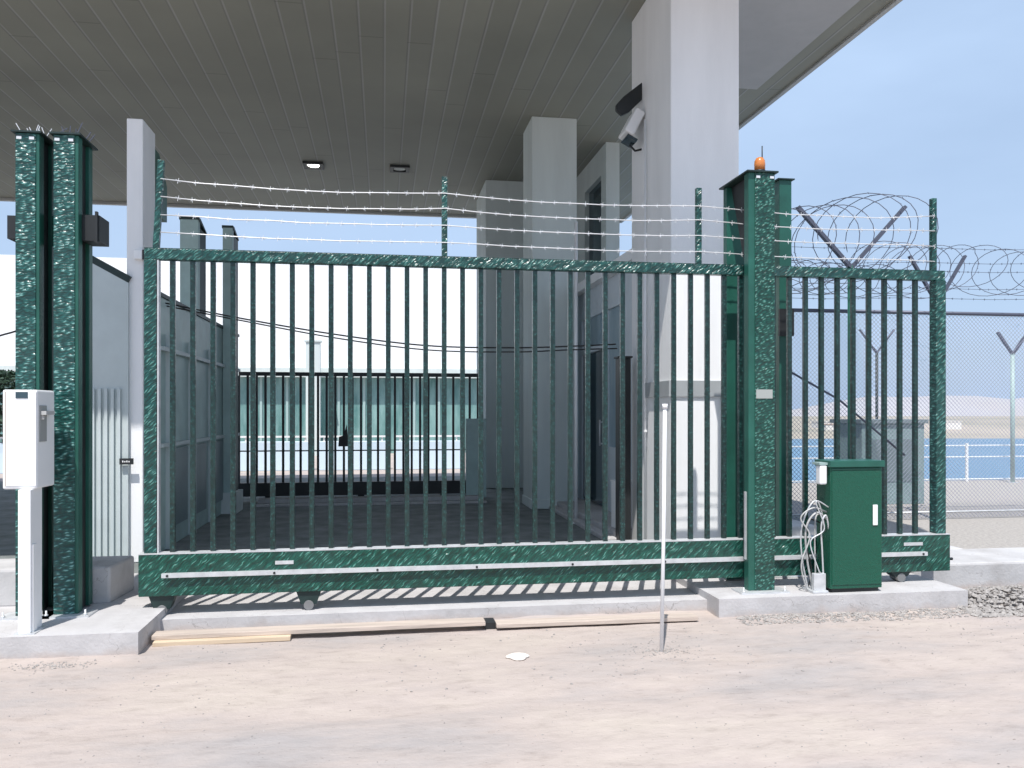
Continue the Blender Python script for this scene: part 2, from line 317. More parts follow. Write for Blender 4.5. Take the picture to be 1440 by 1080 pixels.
# far shore: low sandy land then hills
m = MB(); bm = m.bm
SAND = mat('far_shore_sand', (.42, .36, .30), .95, vscale=.02, col2=(.26, .25, .20))
HILL = mat('far_hills', (.38, .38, .41), .95, vscale=.01, col2=(.38, .36, .36))
prev = None
for i in range(61):
    x = -200+i*14; yy = 138+6*math.sin(i*.7)+4*math.sin(i*.23)
    row = [bm.verts.new((x, yy, -3.5)), bm.verts.new((x, yy+5, -2.7+.5*math.sin(i*1.3))), bm.verts.new((x, yy+60, -1.6+.5*math.sin(i*.9))), bm.verts.new((x, yy+400, -1.2)), bm.verts.new((x, yy+400, -6))]
    if prev:
        for k in range(4): bm.faces.new((prev[k], row[k], row[k+1], prev[k+1]))
    prev = row
struct(m.build('far_shore', SAND))
m = MB(); bm = m.bm; prev = None
for i in range(61):
    x = -400+i*40; h = 5+46*max(0, (x-300)/900)**1.1+4*math.sin(i*.9)+2*math.sin(i*2.1)
    row = [bm.verts.new((x, 640, -6)), bm.verts.new((x, 700, h*.6)), bm.verts.new((x, 760, h)), bm.verts.new((x, 900, -6))]
    if prev:
        for k in range(3): bm.faces.new((prev[k], row[k], row[k+1], prev[k+1]))
    prev = row
struct(m.build('hills', HILL))

# slab under the canopy with its stepped front edge (left part juts out, middle set back, right part juts out)
m = MB(); m.prism([(-14,5.53),(-1.54,5.56),(-1.54,7.6),(-14,7.6)], GZ-.02, 0, 'z'); m.prism([(2.49,5.87),(4.55,5.86),(4.55,7.6),(2.49,7.6)], GZ-.02, 0, 'z')
m.prism([(-1.54,6.10),(2.49,6.10),(2.49,7.1),(-1.54,7.1)], GZ-.02, -.055, 'z'); m.prism([(-1.54,7.1),(2.49,7.1),(2.49,7.6),(-1.54,7.6)], GZ-.02, -.002, 'z'); struct(m.build('concrete_apron', CONC))
m = MB(); m.box((-14,7.6,GZ-.02),(5.6,18.2,-.004)); struct(m.build('asphalt_lane', ASPH))
m = MB(); m.box((5.6,7.25,GZ-.02),(60,15.4,.0)); struct(m.build('gravel_yard', GRAV))
m = MB(); m.box((4.56,6.55,GZ-.02),(14,7.25,.075)); m.box((4.56,7.25,GZ-.02),(5.6,7.6,.075)); struct(m.build('kerb', CONC2, bevel=.02))
m = MB(); m.box((2.5,8.75,-.01),(4.9,13.0,.11)); m.box((2.38,8.6,-.01),(2.5,13.0,.05)); struct(m.build('booth_kerb', CONC2, bevel=.015))
m = MB(); m.prism([(-14,6.44),(-1.98,6.44),(-1.94,6.92),(-14,6.92)], -.01, .27, 'z'); struct(m.build('raised_kerb', CONC2, bevel=.02))
m = MB(); m.box((-1.9,13.15,-.01),(1.6,13.4,.06)); m.box((-1.9,12.7,-.01),(1.6,12.85,.02)); struct(m.build('inner_kerb', CONC2))

# ------------------------------------------------------------ canopy
CZ = 5.69
cn = thing('canopy', 'large flat canopy roof with ribbed grey metal ceiling over the gateway', 'canopy', (-4, 12, CZ))
m = MB(); m.box((-14,6.14,CZ),(5.25,17.85,CZ+.06)); m.build('ceiling', PLANK, cn)
m = MB(); m.box((-14,6.0,CZ-.03),(5.25,6.14,CZ+.9)); m.box((-14,17.85,CZ-.05),(5.25,17.95,CZ+.9)); m.box((5.25,6.0,CZ-.03),(5.31,17.95,CZ+.9)); m.build('fascia', mat('fascia_grey', (.42,.42,.40), .5), cn)
m = MB(); m.box((-14,6.14,CZ+.06),(5.25,17.85,CZ+.8)); m.build('roof', GREYW, cn)
m = MB(); m.box((3.45,6.2,CZ-.05),(4.85,10.2,CZ-.003)); m.build('smooth_soffit_panel', mat('soffit_panel', (.42,.42,.42), .6, var=.04), cn)

LENS = mat('lamp_glass', (.9,.9,.88), .3); LENS.node_tree.nodes['Principled BSDF'].inputs['Emission Color'].default_value = (1,.98,.92,1); LENS.node_tree.nodes['Principled BSDF'].inputs['Emission Strength'].default_value = 6
LENSO = mat('unlit_lamp_glass', (.35,.36,.34), .3)
for i, (px, py, mt, lb) in enumerate(((441, 231, LENS, 'square black recessed ceiling light that is switched on'), (562, 236, LENSO, 'square black recessed ceiling light that is unlit'))):
    D = (CZ-1.4)*1160/(580-py); u = (px-720)/1160; X = u*D; x = X*math.cos(TH)+D*math.sin(TH); y = -X*math.sin(TH)+D*math.cos(TH)
    t = thing('ceiling_light', lb, 'ceiling light', (x, y, CZ), 'recessed ceiling lights')
    m = MB(); s = .17
    for a, b in (((x-s,y-s,CZ-.04),(x+s,y-s+.06,CZ-.002)), ((x-s,y+s-.06,CZ-.04),(x+s,y+s,CZ-.002)), ((x-s,y-s+.06,CZ-.04),(x-s+.06,y+s-.06,CZ-.002)), ((x+s-.06,y-s+.06,CZ-.04),(x+s,y+s-.06,CZ-.002))): m.box(a, b)
    m.box((x-s+.06,y-s+.06,CZ-.015),(x+s-.06,y+s-.06,CZ-.003))
    m.build('frame', BLACK, t)
    m = MB(); m.lathe([(.10,-.026),(.10,-.016)], (x, y, CZ)); m.build('lens', mt, t)

# ------------------------------------------------------------ columns, piers
t = thing('column', 'tall square white column behind the gate, sunlit below, nearest the motor post', 'column', (3.0, 7.8, 0), 'white columns holding the canopy')
m = MB(); m.box((2.675,7.43,0),(3.355,8.12,CZ)); m.build('shaft', RENDER, t, bevel=.012)
m = MB(); m.box((2.65,7.41,1.55),(3.38,8.14,1.70)); m.build('grey_band', mat('band_grey', (.36,.38,.39), .8, var=.05), t)
m = MB(); m.box((3.02,7.405,.0),(3.035,7.43,1.55)); m.box((3.17,7.405,.0),(3.185,7.43,1.55)); m.build('trim_strip', GREYW, t)
m = MB(); m.box((2.70,8.15,0),(3.2,8.75,CZ)); tag(m.build('pilaster', RENDER, bevel=.01), 'narrow white pilaster close behind the nearest column', 'pilaster')
m = MB(); m.tube([(2.655,8.135,.0),(2.655,8.135,4.4)], .012); m.box((2.64,8.12,1.2),(2.67,8.15,1.22)); m.box((2.64,8.12,3.0),(2.67,8.15,3.02))
tag(m.build('conduit', WHITE), 'thin white conduit running up the side of the nearest column', 'conduit')
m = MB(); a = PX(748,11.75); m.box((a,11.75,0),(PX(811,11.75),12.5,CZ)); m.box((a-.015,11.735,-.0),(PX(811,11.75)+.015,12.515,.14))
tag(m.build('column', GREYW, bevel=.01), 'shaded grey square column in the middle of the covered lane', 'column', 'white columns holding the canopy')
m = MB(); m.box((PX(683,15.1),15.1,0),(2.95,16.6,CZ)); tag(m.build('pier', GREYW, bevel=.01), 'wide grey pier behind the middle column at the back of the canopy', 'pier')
# blade wall with tall opening
t = thing('blade_wall', 'narrow full height wall with a tall dark window, seen between two columns', 'wall', (3.6, 14, 0))
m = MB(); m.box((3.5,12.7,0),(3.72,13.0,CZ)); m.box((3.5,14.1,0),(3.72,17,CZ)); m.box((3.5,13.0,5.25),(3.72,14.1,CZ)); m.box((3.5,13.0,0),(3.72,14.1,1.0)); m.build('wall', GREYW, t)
m = MB(); m.box((3.58,13.0,1.0),(3.62,14.1,5.25)); m.build('window', DGLASS, t)
# white upright pole seen left of the blade wall
m = MB(); p = P(810,312,10.2); m.tube([(p.x,10.2,.0),(p.x,10.2,p.z)], .022, 10); m.box((p.x-.07,10.13,0),(p.x+.07,10.27,.012))
tag(m.build('white_pole', WHITE), 'slim white pole standing beside the middle column', 'pole')

# guard booth
BX, BY0, BY1, BH = 2.92, 9.05, 12.2, 3.15
bt = thing('guard_booth', 'pale guard booth with dark glazed door behind the gate bars', 'booth', (3.9, 10.6, .11))
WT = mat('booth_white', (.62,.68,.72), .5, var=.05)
m = MB()
m.box((BX,BY0,.11),(BX+.08,9.75,BH)); m.box((BX,9.75,2.75),(BX+.08,BY1,BH)); m.box((BX,9.75,.11),(BX+.08,10.55,.95)); m.box((BX,11.95,.11),(BX+.08,BY1,2.75)); m.box((BX,10.55,.11),(BX+.08,10.68,2.75)); m.box((BX,10.68,2.25),(BX+.08,11.95,2.33))
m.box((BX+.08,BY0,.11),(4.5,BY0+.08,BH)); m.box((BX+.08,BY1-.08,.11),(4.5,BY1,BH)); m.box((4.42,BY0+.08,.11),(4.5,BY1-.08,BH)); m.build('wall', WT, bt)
m = MB(); m.box((BX-.12,BY0-.12,BH),(4.6,BY1+.12,BH+.12)); m.build('roof', WHITE, bt)
m = MB(); m.box((BX+.03,9.75,.95),(BX+.05,10.55,2.75)); m.box((BX+.03,10.68,2.33),(BX+.05,11.95,2.75)); m.build('window', BGLASS, bt)
m = MB(); m.box((BX+.02,10.70,.13),(BX+.06,11.93,2.24)); dr = m.build('door', DGLASS, bt)
m = MB(); m.tube([(BX-.03,10.8,.95),(BX-.03,10.8,1.3)], .012); m.box((BX-.035,10.79,.97),(BX+.02,10.81,.99)); m.box((BX-.035,10.79,1.26),(BX+.02,10.81,1.28)); m.build('handle', GALV, dr)
m = MB(); p = P(877,722,8.55); m.box((p.x-.065,8.5,0),(p.x+.065,8.64,1.98)); m.box((p.x-.08,8.48,1.98),(p.x+.08,8.66,2.0)); m.box((p.x-.1,8.46,0),(p.x+.1,8.68,.012))
tag(m.build('bollard_post', BLACK, bevel=.004), 'dark square steel post beside the nearest column', 'post')
# white cabinet at foot of the pilaster/booth
m = MB(); m.box((2.55,8.82,.11),(2.85,9.04,.62)); m.box((2.54,8.81,.62),(2.86,9.05,.64)); tag(m.build('utility_box', WHITE, bevel=.006), 'small white utility box at the foot of the booth', 'box')

# floodlight with bracket
p = P(872,160,8.5); fx, fy, fz = 2.70, 8.4, p.z
t = thing('floodlight', 'white floodlight on a dark bracket high on the pilaster', 'floodlight', (fx, fy, fz))
m = MB(); m.prism([(0,.30),(0,.12),(-.14,-.02),(-.22,-.06),(-.28,-.01),(-.28,.05),(-.20,.14)], fy-.03, fy+.03); bmesh.ops.translate(m.bm, verts=m.bm.verts, vec=(fx,0,fz)); m.build('bracket', BLACK, t, bevel=.01)
m = MB(); q = Matrix.Rotation(R(28), 3, 'Y'); m.box((fx-.17,fy-.16,fz-.30),(fx-.06,fy+.12,fz-.02), q); m.build('housing', WHITE, t, bevel=.02)
m = MB(); m.box((fx-.20,fy-.13,fz-.34),(fx-.08,fy+.09,fz-.31), q); m.build('lens', DGLASS, t)
m = MB(); m.tube([(fx,fy,fz-.4),(fx-.07,fy,fz-.42),(fx-.13,fy,fz-.36)], .012); m.build('arm', BLACK, t)

# ------------------------------------------------------------ left wall and white pillar
WX = -2.19
t = thing('sun_striped_panel_wall', 'grey white panel wall with sun stripes built as ribbing on its lower half between gate post and slender pillar', 'wall', (-2.6, 8.1, 0))
wa, wb = P(122,366,8.05), P(181,398,8.12)
m = MB(); m.prism([(wa.x,.02),(wb.x,.02),(wb.x,wb.z),(wa.x,wa.z)], 8.1, 8.16, 'y'); m.build('panel', WALLG, t)
m = MB(); xx = wa.x+.03
while xx < wb.x-.05: m.box((xx,8.075,.02),(xx+.026,8.10,1.62)); xx += .056
m.build('sun_stripe_ribs', WALLG, t)  # ribbing added to stand for bands of sun and shade on the wall
m = MB(); m.bar((wa.x,8.12,wa.z+.015),(wb.x,8.12,wb.z+.015),.03,.1); m.build('top_rail', G_DARK, t)
m = MB(); p = P(177,649,8.04); m.box((p.x-.06,8.052,p.z-.028),(p.x+.06,8.067,p.z+.028)); tp_ = m.build('tag_plate', BLACK, t)
m = MB()
for k in range(4): m.box((p.x-.035+k*.018,8.0505,p.z-.008),(p.x-.035+k*.018+.010,8.0518,p.z+.008-.004*(k%2)))
m.build('tag_marks', WHITE, tp_)
t = thing('partition_wall', 'grey metal partition wall running back from the slender white pillar', 'wall', (-2.19, 10, .27))
m = MB(); m.box((WX-.06,8.62,.0),(WX-.01,13.2,2.56)); m.build('panel', TEALP, t)
m = MB(); m.box((WX-.07,8.6,2.56),(WX+.01,13.2,2.60)); m.build('top_rail', G_DARK, t)
m = MB()
for k, yy in enumerate((8.9, 9.9, 11.0, 12.2)): m.box((WX-.01,yy,.0),(WX+.05,yy+.14,2.2))
m.box((WX-.008,8.65,1.05),(WX+.03,13.1,1.09)); m.box((WX-.008,8.65,2.02),(WX+.04,13.1,2.06)); m.build('frame', WALLG, t)
for yy in (9.08, 10.08, 11.18):
    m = MB(); m.box((WX-.009,yy,.2),(WX+.012,yy+.7,1.02)); m.build('lower_panel', TEALD, t)
t = thing('white_pillar', 'slender flat white pillar rising beside the left end of the gate', 'pillar', (-2.1, 8.2, .0))
m = MB(); a, b = P(178,166,8.14), P(201,166,8.14); m.box((a.x,8.14,.0),(b.x,8.56,a.z)); m.build('shaft', RENDER, t, bevel=.008)
m = MB(); p = P(195,358,8.1); m.box((p.x-.04,8.08,p.z-.045),(p.x+.035,8.139,p.z+.045)); s_ = m.build('sensor', WHITE, t, bevel=.01)
m = MB(); m.box((p.x+.036,8.085,p.z-.045),(p.x+.05,8.135,p.z+.045)); m.build('sensor_lens', BLACK, s_)
m = MB(); m.prism([(8.565, 3.38),(8.565,4.0),(8.75,4.0),(9.05,3.75),(9.05,3.38)], b.x-.06, b.x-.01, 'x'); m.build('side_hood', G_FLAT, t)

# inner guide posts of the second gate on the left
for px, top, wy, wdt, lb in ((266, 305, 10.9, .22, 'taller grey green guide post of the far gate, with sloped top'), (320, 317, 11.9, .13, 'narrow grey green guide post of the far gate, with small cap')):
    p = P(px, top, wy); t = thing('guide_post', lb, 'guide post', (p.x, wy, 0), 'guide posts of the far gate')
    m = MB(); m.box((p.x-wdt/2,wy,0),(p.x+wdt/2,wy+.1,p.z-.03)); m.build('post', TEALP, t)
    m = MB(); m.box((p.x-wdt/2+.02,wy+.11,0),(p.x+wdt/2,wy+.45,p.z-.12)); m.build('channel', G_DARK, t)
    m = MB(); m.prism([(wy-.01,p.z-.03),(wy-.01,p.z),(wy+.1,p.z),(wy+.46,p.z-.1),(wy+.46,p.z-.12)], p.x-wdt/2-.01, p.x+wdt/2+.01, 'x'); m.build('cap', G_DARK, t)
    m = MB(); m.box((p.x-wdt/2-.06,wy-.06,-.0),(p.x+wdt/2+.06,wy+.5,.29)); m.build('base_plate', GREYW, t)

# ------------------------------------------------------------ far gate
FY = 13.5
fg = thing('far_gate', 'dark barred sliding gate across the back of the covered lane', 'gate', (-.4, FY, 0))
x0, x1 = PX(336,FY), PX(672,FY)
m = MB(); m.box((x0,FY-.03,1.98),(x1,FY+.03,2.04)); m.build('top_rail', BLACK, fg)
m = MB(); m.box((x0-.1,FY-.08,.08),(x1,FY+.08,.29)); m.build('beam', BLACK, fg)
m = MB(); m.box((x0,FY-.02,.78),(x1,FY+.0,.80)); m.build('mid_rail', BLACK, fg)
bars = []; n = 28
m = MB(); m.box((x0-.018,FY-.018,.29),(x0+.018,FY+.018,1.98)); b0 = m.build('bar', BLACK, fg); base_loc = b0.location.copy()
for k in range(1, n+1): dup_part(b0, base_loc+Vector(((x1-x0)*k/n,0,0)), fg)
for k in (.12,.5,.85): m = MB(); m.box((x0+(x1-x0)*k-.05,FY-.04,.0),(x0+(x1-x0)*k+.05,FY+.04,.10)); m.build('carriage', BLACK, fg)
p = P(484,610,FY-.05); m = MB(); m.prism([(p.x-.09,p.z-.2),(p.x+.09,p.z-.2),(p.x+.06,p.z-.05),(p.x+.04,p.z+.15),(p.x+.0,p.z-.02),(p.x-.08,p.z-.05)], FY-.1, FY-.03); m.build('latch', BLACK, fg)
m = MB(); m.box((PX(655,FY-.1),FY-.18,.02),(PX(683,FY-.1),FY-.06,1.3)); tag(m.build('side_panel', TEALP), 'low teal grey panel at the right end of the far gate', 'panel')

# ------------------------------------------------------------ warehouse, barrier and rail beyond
WY = 32
t = thing('warehouse', 'long white warehouse with teal glazed lower front, seen through the gate', 'warehouse', (-10, WY, GZ))
m = MB(); m.box((-34,WY,3.0),(5.4,WY+14,7.05)); m.box((-34,WY+.4,GZ),(5.4,WY+14,3.0)); m.build('wall', WAREW, t)
m = MB(); m.box((-34,WY-.5,2.72),(5.4,WY,3.06)); m.build('ledge', GREYW, t)
m = MB(); m.box((-34,WY,GZ),(5.4,WY+.1,2.72)); m.build('glazing', TEALG, t)
m = MB(); xx = -34
while xx < 5.4: m.box((xx,WY-.06,GZ),(xx+.09,WY,2.72)); xx += .95
m.build('mullion_row', mat('pale_mullion', (.35,.48,.47), .5), t)
p = P(440,498,WY-1.5); m = MB(); m.box((p.x-.25,WY-1.5,GZ),(p.x+.25,WY-1.1,p.z+.45)); m.box((p.x-.3,WY-1.55,p.z+.45),(p.x+.3,WY-1.05,p.z+.5)); tag(m.build('duct', GREYW), 'grey upright duct in front of the white warehouse', 'duct')
for i in range(7):
    x = -9+i*2.05; t = thing('road_barrier', ('leftmost','second from left','third from left','fourth from left','third from right','second from right','rightmost')[i]+' pale blue plastic road barrier in the row before the warehouse', 'barrier', (x, 23, GZ), 'pale blue road barriers')
    m = MB(); m.prism([(22.75,GZ),(23.25,GZ),(23.12,.35),(23.08,.62),(22.92,.62),(22.88,.35)], x-.95, x+.95, 'x'); m.build('body', mat('barrier_blue', (.50,.60,.68), .5) if i == 0 else bpy.data.materials['barrier_blue'], t, bevel=.02)
    m = MB(); m.box((x-.95,22.9,.72),(x+.95,22.95,.77)); m.box((x-.8,22.93,.6),(x-.76,22.97,.74)); m.box((x+.76,22.93,.6),(x+.8,22.97,.74)); m.build('rail', WHITE, t)
def rail_line(xa, xb, y, label, zs=(.73,.50,.05)):
    t = thing('railing', label, 'railing', ((xa+xb)/2, y, 0)); x = xa
    for z in zs:
        m = MB(); m.tube([(xa,y,z),(xb,y,z)], .011, 6); m.build('rail', WHITE, t)
    m = MB(); m.box((xa-.02,y-.02,0),(xa+.02,y+.02,zs[0]+.05)); p0 = m.build('post', WHITE, t); l0 = p0.location.copy(); k = 1
    while xa+k*2.4 < xb: dup_part(p0, l0+Vector((2.4*k,0,0)), t); k += 1
    return t
rail_line(6.9, 30, 15.1, 'thin white railing along the water edge')
# far shore houses
HW = mat('far_white_wall', (.75,.72,.68), .8); HR = mat('far_roof', (.45,.33,.27), .8)
ORD = ('first','second','third','fourth','fifth','sixth','seventh','eighth','ninth','tenth','eleventh','twelfth','thirteenth','fourteenth','fifteenth','sixteenth')
for i in range(16):
    x = 52+i*4.6+random.uniform(-1.2,1.2); y = 152+random.uniform(0,30); ww = random.uniform(1.8,4.6); h = random.uniform(.7,1.9)
    t = thing('far_building', ORD[i]+' pale building from the left in the town across the water', 'building', (x, y, -2.2), 'buildings on the far shore')
    m = MB(); m.box((x-ww/2,y,-2.6),(x+ww/2,y+3,-2.0+h)); m.build('wall', HW, t)
    m = MB(); m.box((x-ww/2-.1,y-.1,-2.0+h),(x+ww/2+.1,y+3.1,-1.85+h)); m.build('roof', HR if i%3 else HW, t)

# hedge / tree at far left
t = thing('bushy_tree', 'dark bushy tree at the far left edge beyond the gate posts', 'tree', (PX(8,24), 24, GZ))
tx = PX(8,24); m = MB(); m.tube([(tx,24,GZ),(tx+.05,24,.8),(tx-.05,24,1.6)], [.12,.09,.04], 8)
for a in range(6): m.tube([(tx,24,.7+a*.12),(tx+math.cos(a*1.1)*.7,24+math.sin(a*1.1)*.7,1.5+a*.1)], [.05,.015], 6)
m.build('trunk', BARK, t)
m = MB()
for k in range(2600):
    a = random.uniform(0,6.283); r = random.random()**.5; z = random.uniform(-1,1); rr = math.sqrt(1-z*z)*(1+.25*math.sin(3*a+z*4))
    c = Vector((tx+math.cos(a)*rr*r*1.5, 24+math.sin(a)*rr*r*1.3, 1.35+z*1.15)); q = Matrix.Rotation(random.uniform(0,6.28),3,Vector((random.random(),random.random(),random.random()+.1)).normalized())
    v = [m.bm.verts.new(c+q @ Vector(p)*.09) for p in ((-1,0,0),(0,-.5,0),(1,0,0),(0,.5,0))]; m.bm.faces.new(v)
m.build('crown', LEAF, t)

# ------------------------------------------------------------ sliding gate
GY = 6.28; GX0, GX1 = -1.69, 4.64
g = thing('sliding_gate', 'long green barred sliding gate with barbed wire strung above it', 'gate', (1.5, GY, .08))
m = MB(); m.box((GX0-.03,GY-.07,.085),(GX1+.02,GY+.03,.385)); m.build('beam', G_BEAM, g, bevel=.006)
m = MB(); m.box((GX0-.03,GY-.072,.385),(GX1+.02,GY+.032,.391)); m.build('sunlit_beam_cap', GALV, g)  # pale strip added for the sunlit white along the top of the beam
m = MB(); m.box((GX0,GY-.035,2.50),(GX1,GY+.035,2.58)); m.build('top_rail', G_RAIL, g, bevel=.005)
m = MB(); m.box((GX0+.0,GY-.035,2.58),(GX1,GY+.035,2.583)); m.build('top_rail_edge', G_RAIL, g)
m = MB(); m.box((GX0,GY-.04,.391),(GX0+.085,GY+.04,2.50)); m.build('stile', G_RAIL, g, bevel=.004)
m = MB(); m.box((GX1-.09,GY-.045,.391),(GX1,GY+.045,2.50)); m.build('stile', G_RAIL, g, bevel=.004)
m = MB(); m.box((GX0+.088,GY-.03,.392),(GX0+.098,GY+.03,2.499)); m.build('stile_trim', GALV, g)
m = MB(); m.box((-1.520,GY-.018,.391),(-1.484,GY+.018,2.50)); b0 = m.build('bar', G_BAR, g, bevel=.004); bl = b0.location.copy()
for k in range(1, 43): dup_part(b0, bl+Vector((.1402*k,0,0)), g)
# spikes carrying the wires
SPX = (PX(227,GY), PX(625,GY), PX(982,GY), PX(1312,GY))
for k, x in enumerate(SPX):
    m = MB(); tw = .042
    m.bar((x-(.035 if k == 0 else .0),GY,2.583),(x,GY,3.19 if k else 3.22), tw)
    m.build('wire_upright', G_RAIL, g, bevel=.002)
def barb_wire(pts, r, step, bl=.02):
    m = MB(); m.tube(pts, r, 5)
    acc = 0
    for a, b in zip(pts, pts[1:]):
        a, b = Vector(a), Vector(b); Ld = (b-a).length; tt = step-acc
        while tt < Ld:
            c = a.lerp(b, tt/Ld); s = random.choice((-1,1))
            m.bar(c+Vector((-.004,0,-bl)), c+Vector((.006*s,0,bl)), .0032); m.bar(c+Vector((-bl*.8,-.005,bl*.5*s)), c+Vector((bl*.8,.005,-bl*.5*s)), .0032)
            tt += step*random.uniform(.85,1.15)
        acc = Ld-(tt-step)
    return m
for j, z in enumerate((3.08, 2.955, 2.825, 2.70)):
    pts = []
    for x0_, x1_ in zip(SPX, SPX[1:]):
        for i in range(8):
            f = i/8; x = x0_+(x1_-x0_)*f; sg = .035*4*f*(1-f)*(1 if j < 2 else .5)
            pts.append((x, GY-.024, z-sg+random.uniform(-.004,.004)-(.05*(x+1.6)/6.2 if j == 0 else .03*(x+1.6)/6.2)))
    pts.append((SPX[-1], GY-.024, z-.04))
    barb_wire(pts, .0042, .12).build('barbed_wire', WIRE, g)
# rack on the front of the beam
rx0, rx1 = PX(228,GY-.08), PX(1302,GY-.08)
m = MB(); m.box((rx0,GY-.105,.222),(rx1,GY-.0705,.252)); rk = m.build('gear_rack', GALV, g)
m = MB()
for k in range(9): x = rx0+.04+k*(rx1-rx0-.08)/8; m.lathe([(.009,-.006),(.009,.0)], (x,GY-.105,.237), 8, 'y')
m.build('bolt_row', BLACK, rk)
for px, py, wd in ((400, 791, .13), (1284, 765, .17)):
    p = P(px, py, GY-.07); m = MB(); m.box((p.x-wd/2,GY-.075,p.z-.012),(p.x+wd/2,GY-.0705,p.z+.014)); m.build('name_plate', GALV, g)
m = MB(); x = GX1+.02; m.box((x,GY-.03,.13),(x+.02,GY+.03,.24)); m.tube([(x+.02,GY,.17),(x+.07,GY,.17)], .012); m.build('end_stop', BLACK, g)
# rollers
for px in (230, 435, 1262):
    x = PX(px, GY); t_ = MB(); zf = 0 if px > 1000 else -.055; t_.prism([(x-.09,.084),(x+.09,.084),(x+.055,zf+.045),(x-.055,zf+.045)], GY-.05, GY+.05); rb = t_.build('roller_bracket', G_DARK, g)
    t_ = MB(); t_.lathe([(.036,-.056),(.036,.056)], (x,GY,zf+.037), 16, 'y'); t_.build('roller', mat('worn_roller', (.25,.25,.25), .5, metal=.5) if px == 230 else bpy.data.materials['worn_roller'], rb)

# ------------------------------------------------------------ guide portals
def portal(name, label, x0, x1, yf, yb, zt, mf, group, side='full', base=True):
    t = thing(name, label, 'gate post', ((x0+x1)/2, yf, 0), group)
    fw = .032
    m = MB(); m.box((x0,yf+.006,.012),(x1,yf+.085,zt)); m.build('front_post', G_FLAT, t, bevel=.004); fa, fb = (x0+.052, x1-.004) if side == 'gusset' else (x0+.002, x1-.022); m = MB(); m.box((fa,yf-.002,.012),(fb,yf+.0055,zt-.001)); m.build('face_plate', mf, t, bevel=.003)
    m = MB(); m.box((x0+.01,yb-.07,.012),(x1-.01,yb,zt)); m.build('back_post', G_FLAT, t, bevel=.004)
    if side == 'full':
        m = MB(); m.box((x0+.035,yf+.086,.012),(x1-.035,yb-.071,zt-.004)); m.build('web', BLACK, t)
    else:
        m = MB(); m.prism([(yf+.086,zt-.002),(yb-.071,zt-.002),(yf+.086,zt-.95)], x0+.05, x0+.062, 'x'); m.build('gusset', BLACK, t)
    m = MB(); m.box((x0-.02,yf-.02,zt),(x1+.02,yb+.02,zt+.012)); m.build('top_plate', G_DARK, t)
    if base:
        m = MB(); m.box((x0-.09,yf-.07,0),(x1+.09,yf+.12,.012)); bp_ = m.build('base_plate', GALV, t)
        m = MB()
        for bx in (x0-.06, x1+.06): m.lathe([(.014,.012),(.014,.024),(.007,.024),(.007,.05)], (bx,yf-.04,0), 6)
        m.build('anchor_bolts', GALV, bp_)
    m = MB()
    for bx in (fa+.008, fb-.04): m.box((bx,yf-.006,zt-.045),(bx+.032,yf-.0025,zt-.025))
    m.build('weld_marks', WIRE, t)
    return t
LZ = 3.31; LF = 6.08
p1 = portal('catch_post', 'outermost left green steel gate post standing behind the white control box', -2.477, -2.325, LF, 6.40, LZ, G_POST, 'hammered green gate posts')
p2 = portal('catch_post', 'second green steel gate post from the left, half in shade', -2.235, -2.075, LF, 6.40, LZ, G_POST, 'hammered green gate posts')
m = MB(); m.box((-2.56,6.16,2.60),(-2.477,6.32,2.76)); m.build('catch_bracket', BLACK, p1)
m = MB(); m.box((-2.075,6.15,2.60),(-1.96,6.36,2.78)); m.box((-1.98,6.12,2.585),(-1.965,6.15,2.80)); m.build('catch_bracket', BLACK, p2)
m = MB(); m.box((-2.323,6.3,2.58),(-2.237,6.31,2.80)); m.build('tie_plate', G_FLAT, p2)
# bird spikes on the tops
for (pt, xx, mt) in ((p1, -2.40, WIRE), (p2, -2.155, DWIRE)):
    for k in range(9):
        m = MB(); x = xx+random.uniform(-.07,.07); y = LF+.02+k*.035
        m.bar((x,y,LZ+.012),(x+random.uniform(-.07,.07),y,LZ+.012+random.uniform(.04,.11)), .0045); m.build('bird_spike', mt, pt)
mp_ = portal('motor_post', 'tall green steel gate post carrying the amber beacon', PX(1053,6.05)+.0, PX(1090,6.05), 6.05, 6.56, 3.27, G_POST2, 'hammered green gate posts', side='gusset')
bxm = (PX(1053,6.05)+PX(1090,6.05))/2
m = MB(); p = P(1074,554,6.04); m.box((bxm-.05,6.0435,p.z-.035),(bxm+.085,6.0475,p.z+.035)); m.build('name_plate', mat('plate_grey', (.36,.38,.36), .6), mp_)
m = MB(); x = bxm-.105; m.box((x-.012,6.09,.25),(x,6.12,.78)); m.build('limit_strip', GALV, mp_)
# rear guide post beside it
xa, xb = PX(1093,6.62), PX(1110,6.62)
t = thing('rear_guide_post', 'slimmer smooth green post directly behind the beacon post', 'gate post', ((xa+xb)/2, 6.6, 0), 'smooth green posts behind the gate')
m = MB(); m.box((xa,6.58,.012),(xb,6.70,3.38)); m.build('post', G_FLAT, t, bevel=.004)
m = MB(); m.box((xa-.02,6.56,3.38),(xb+.02,6.74,3.39)); m.build('top_plate', G_DARK, t)
m = MB(); m.box((xa-.01,6.555,2.05),(xb+.01,6.579,2.28)); m.build('roller_box', BLACK, t)
m = MB(); m.box((xa-.06,6.52,0),(xb+.06,6.78,.012)); m.build('base_plate', GALV, t)

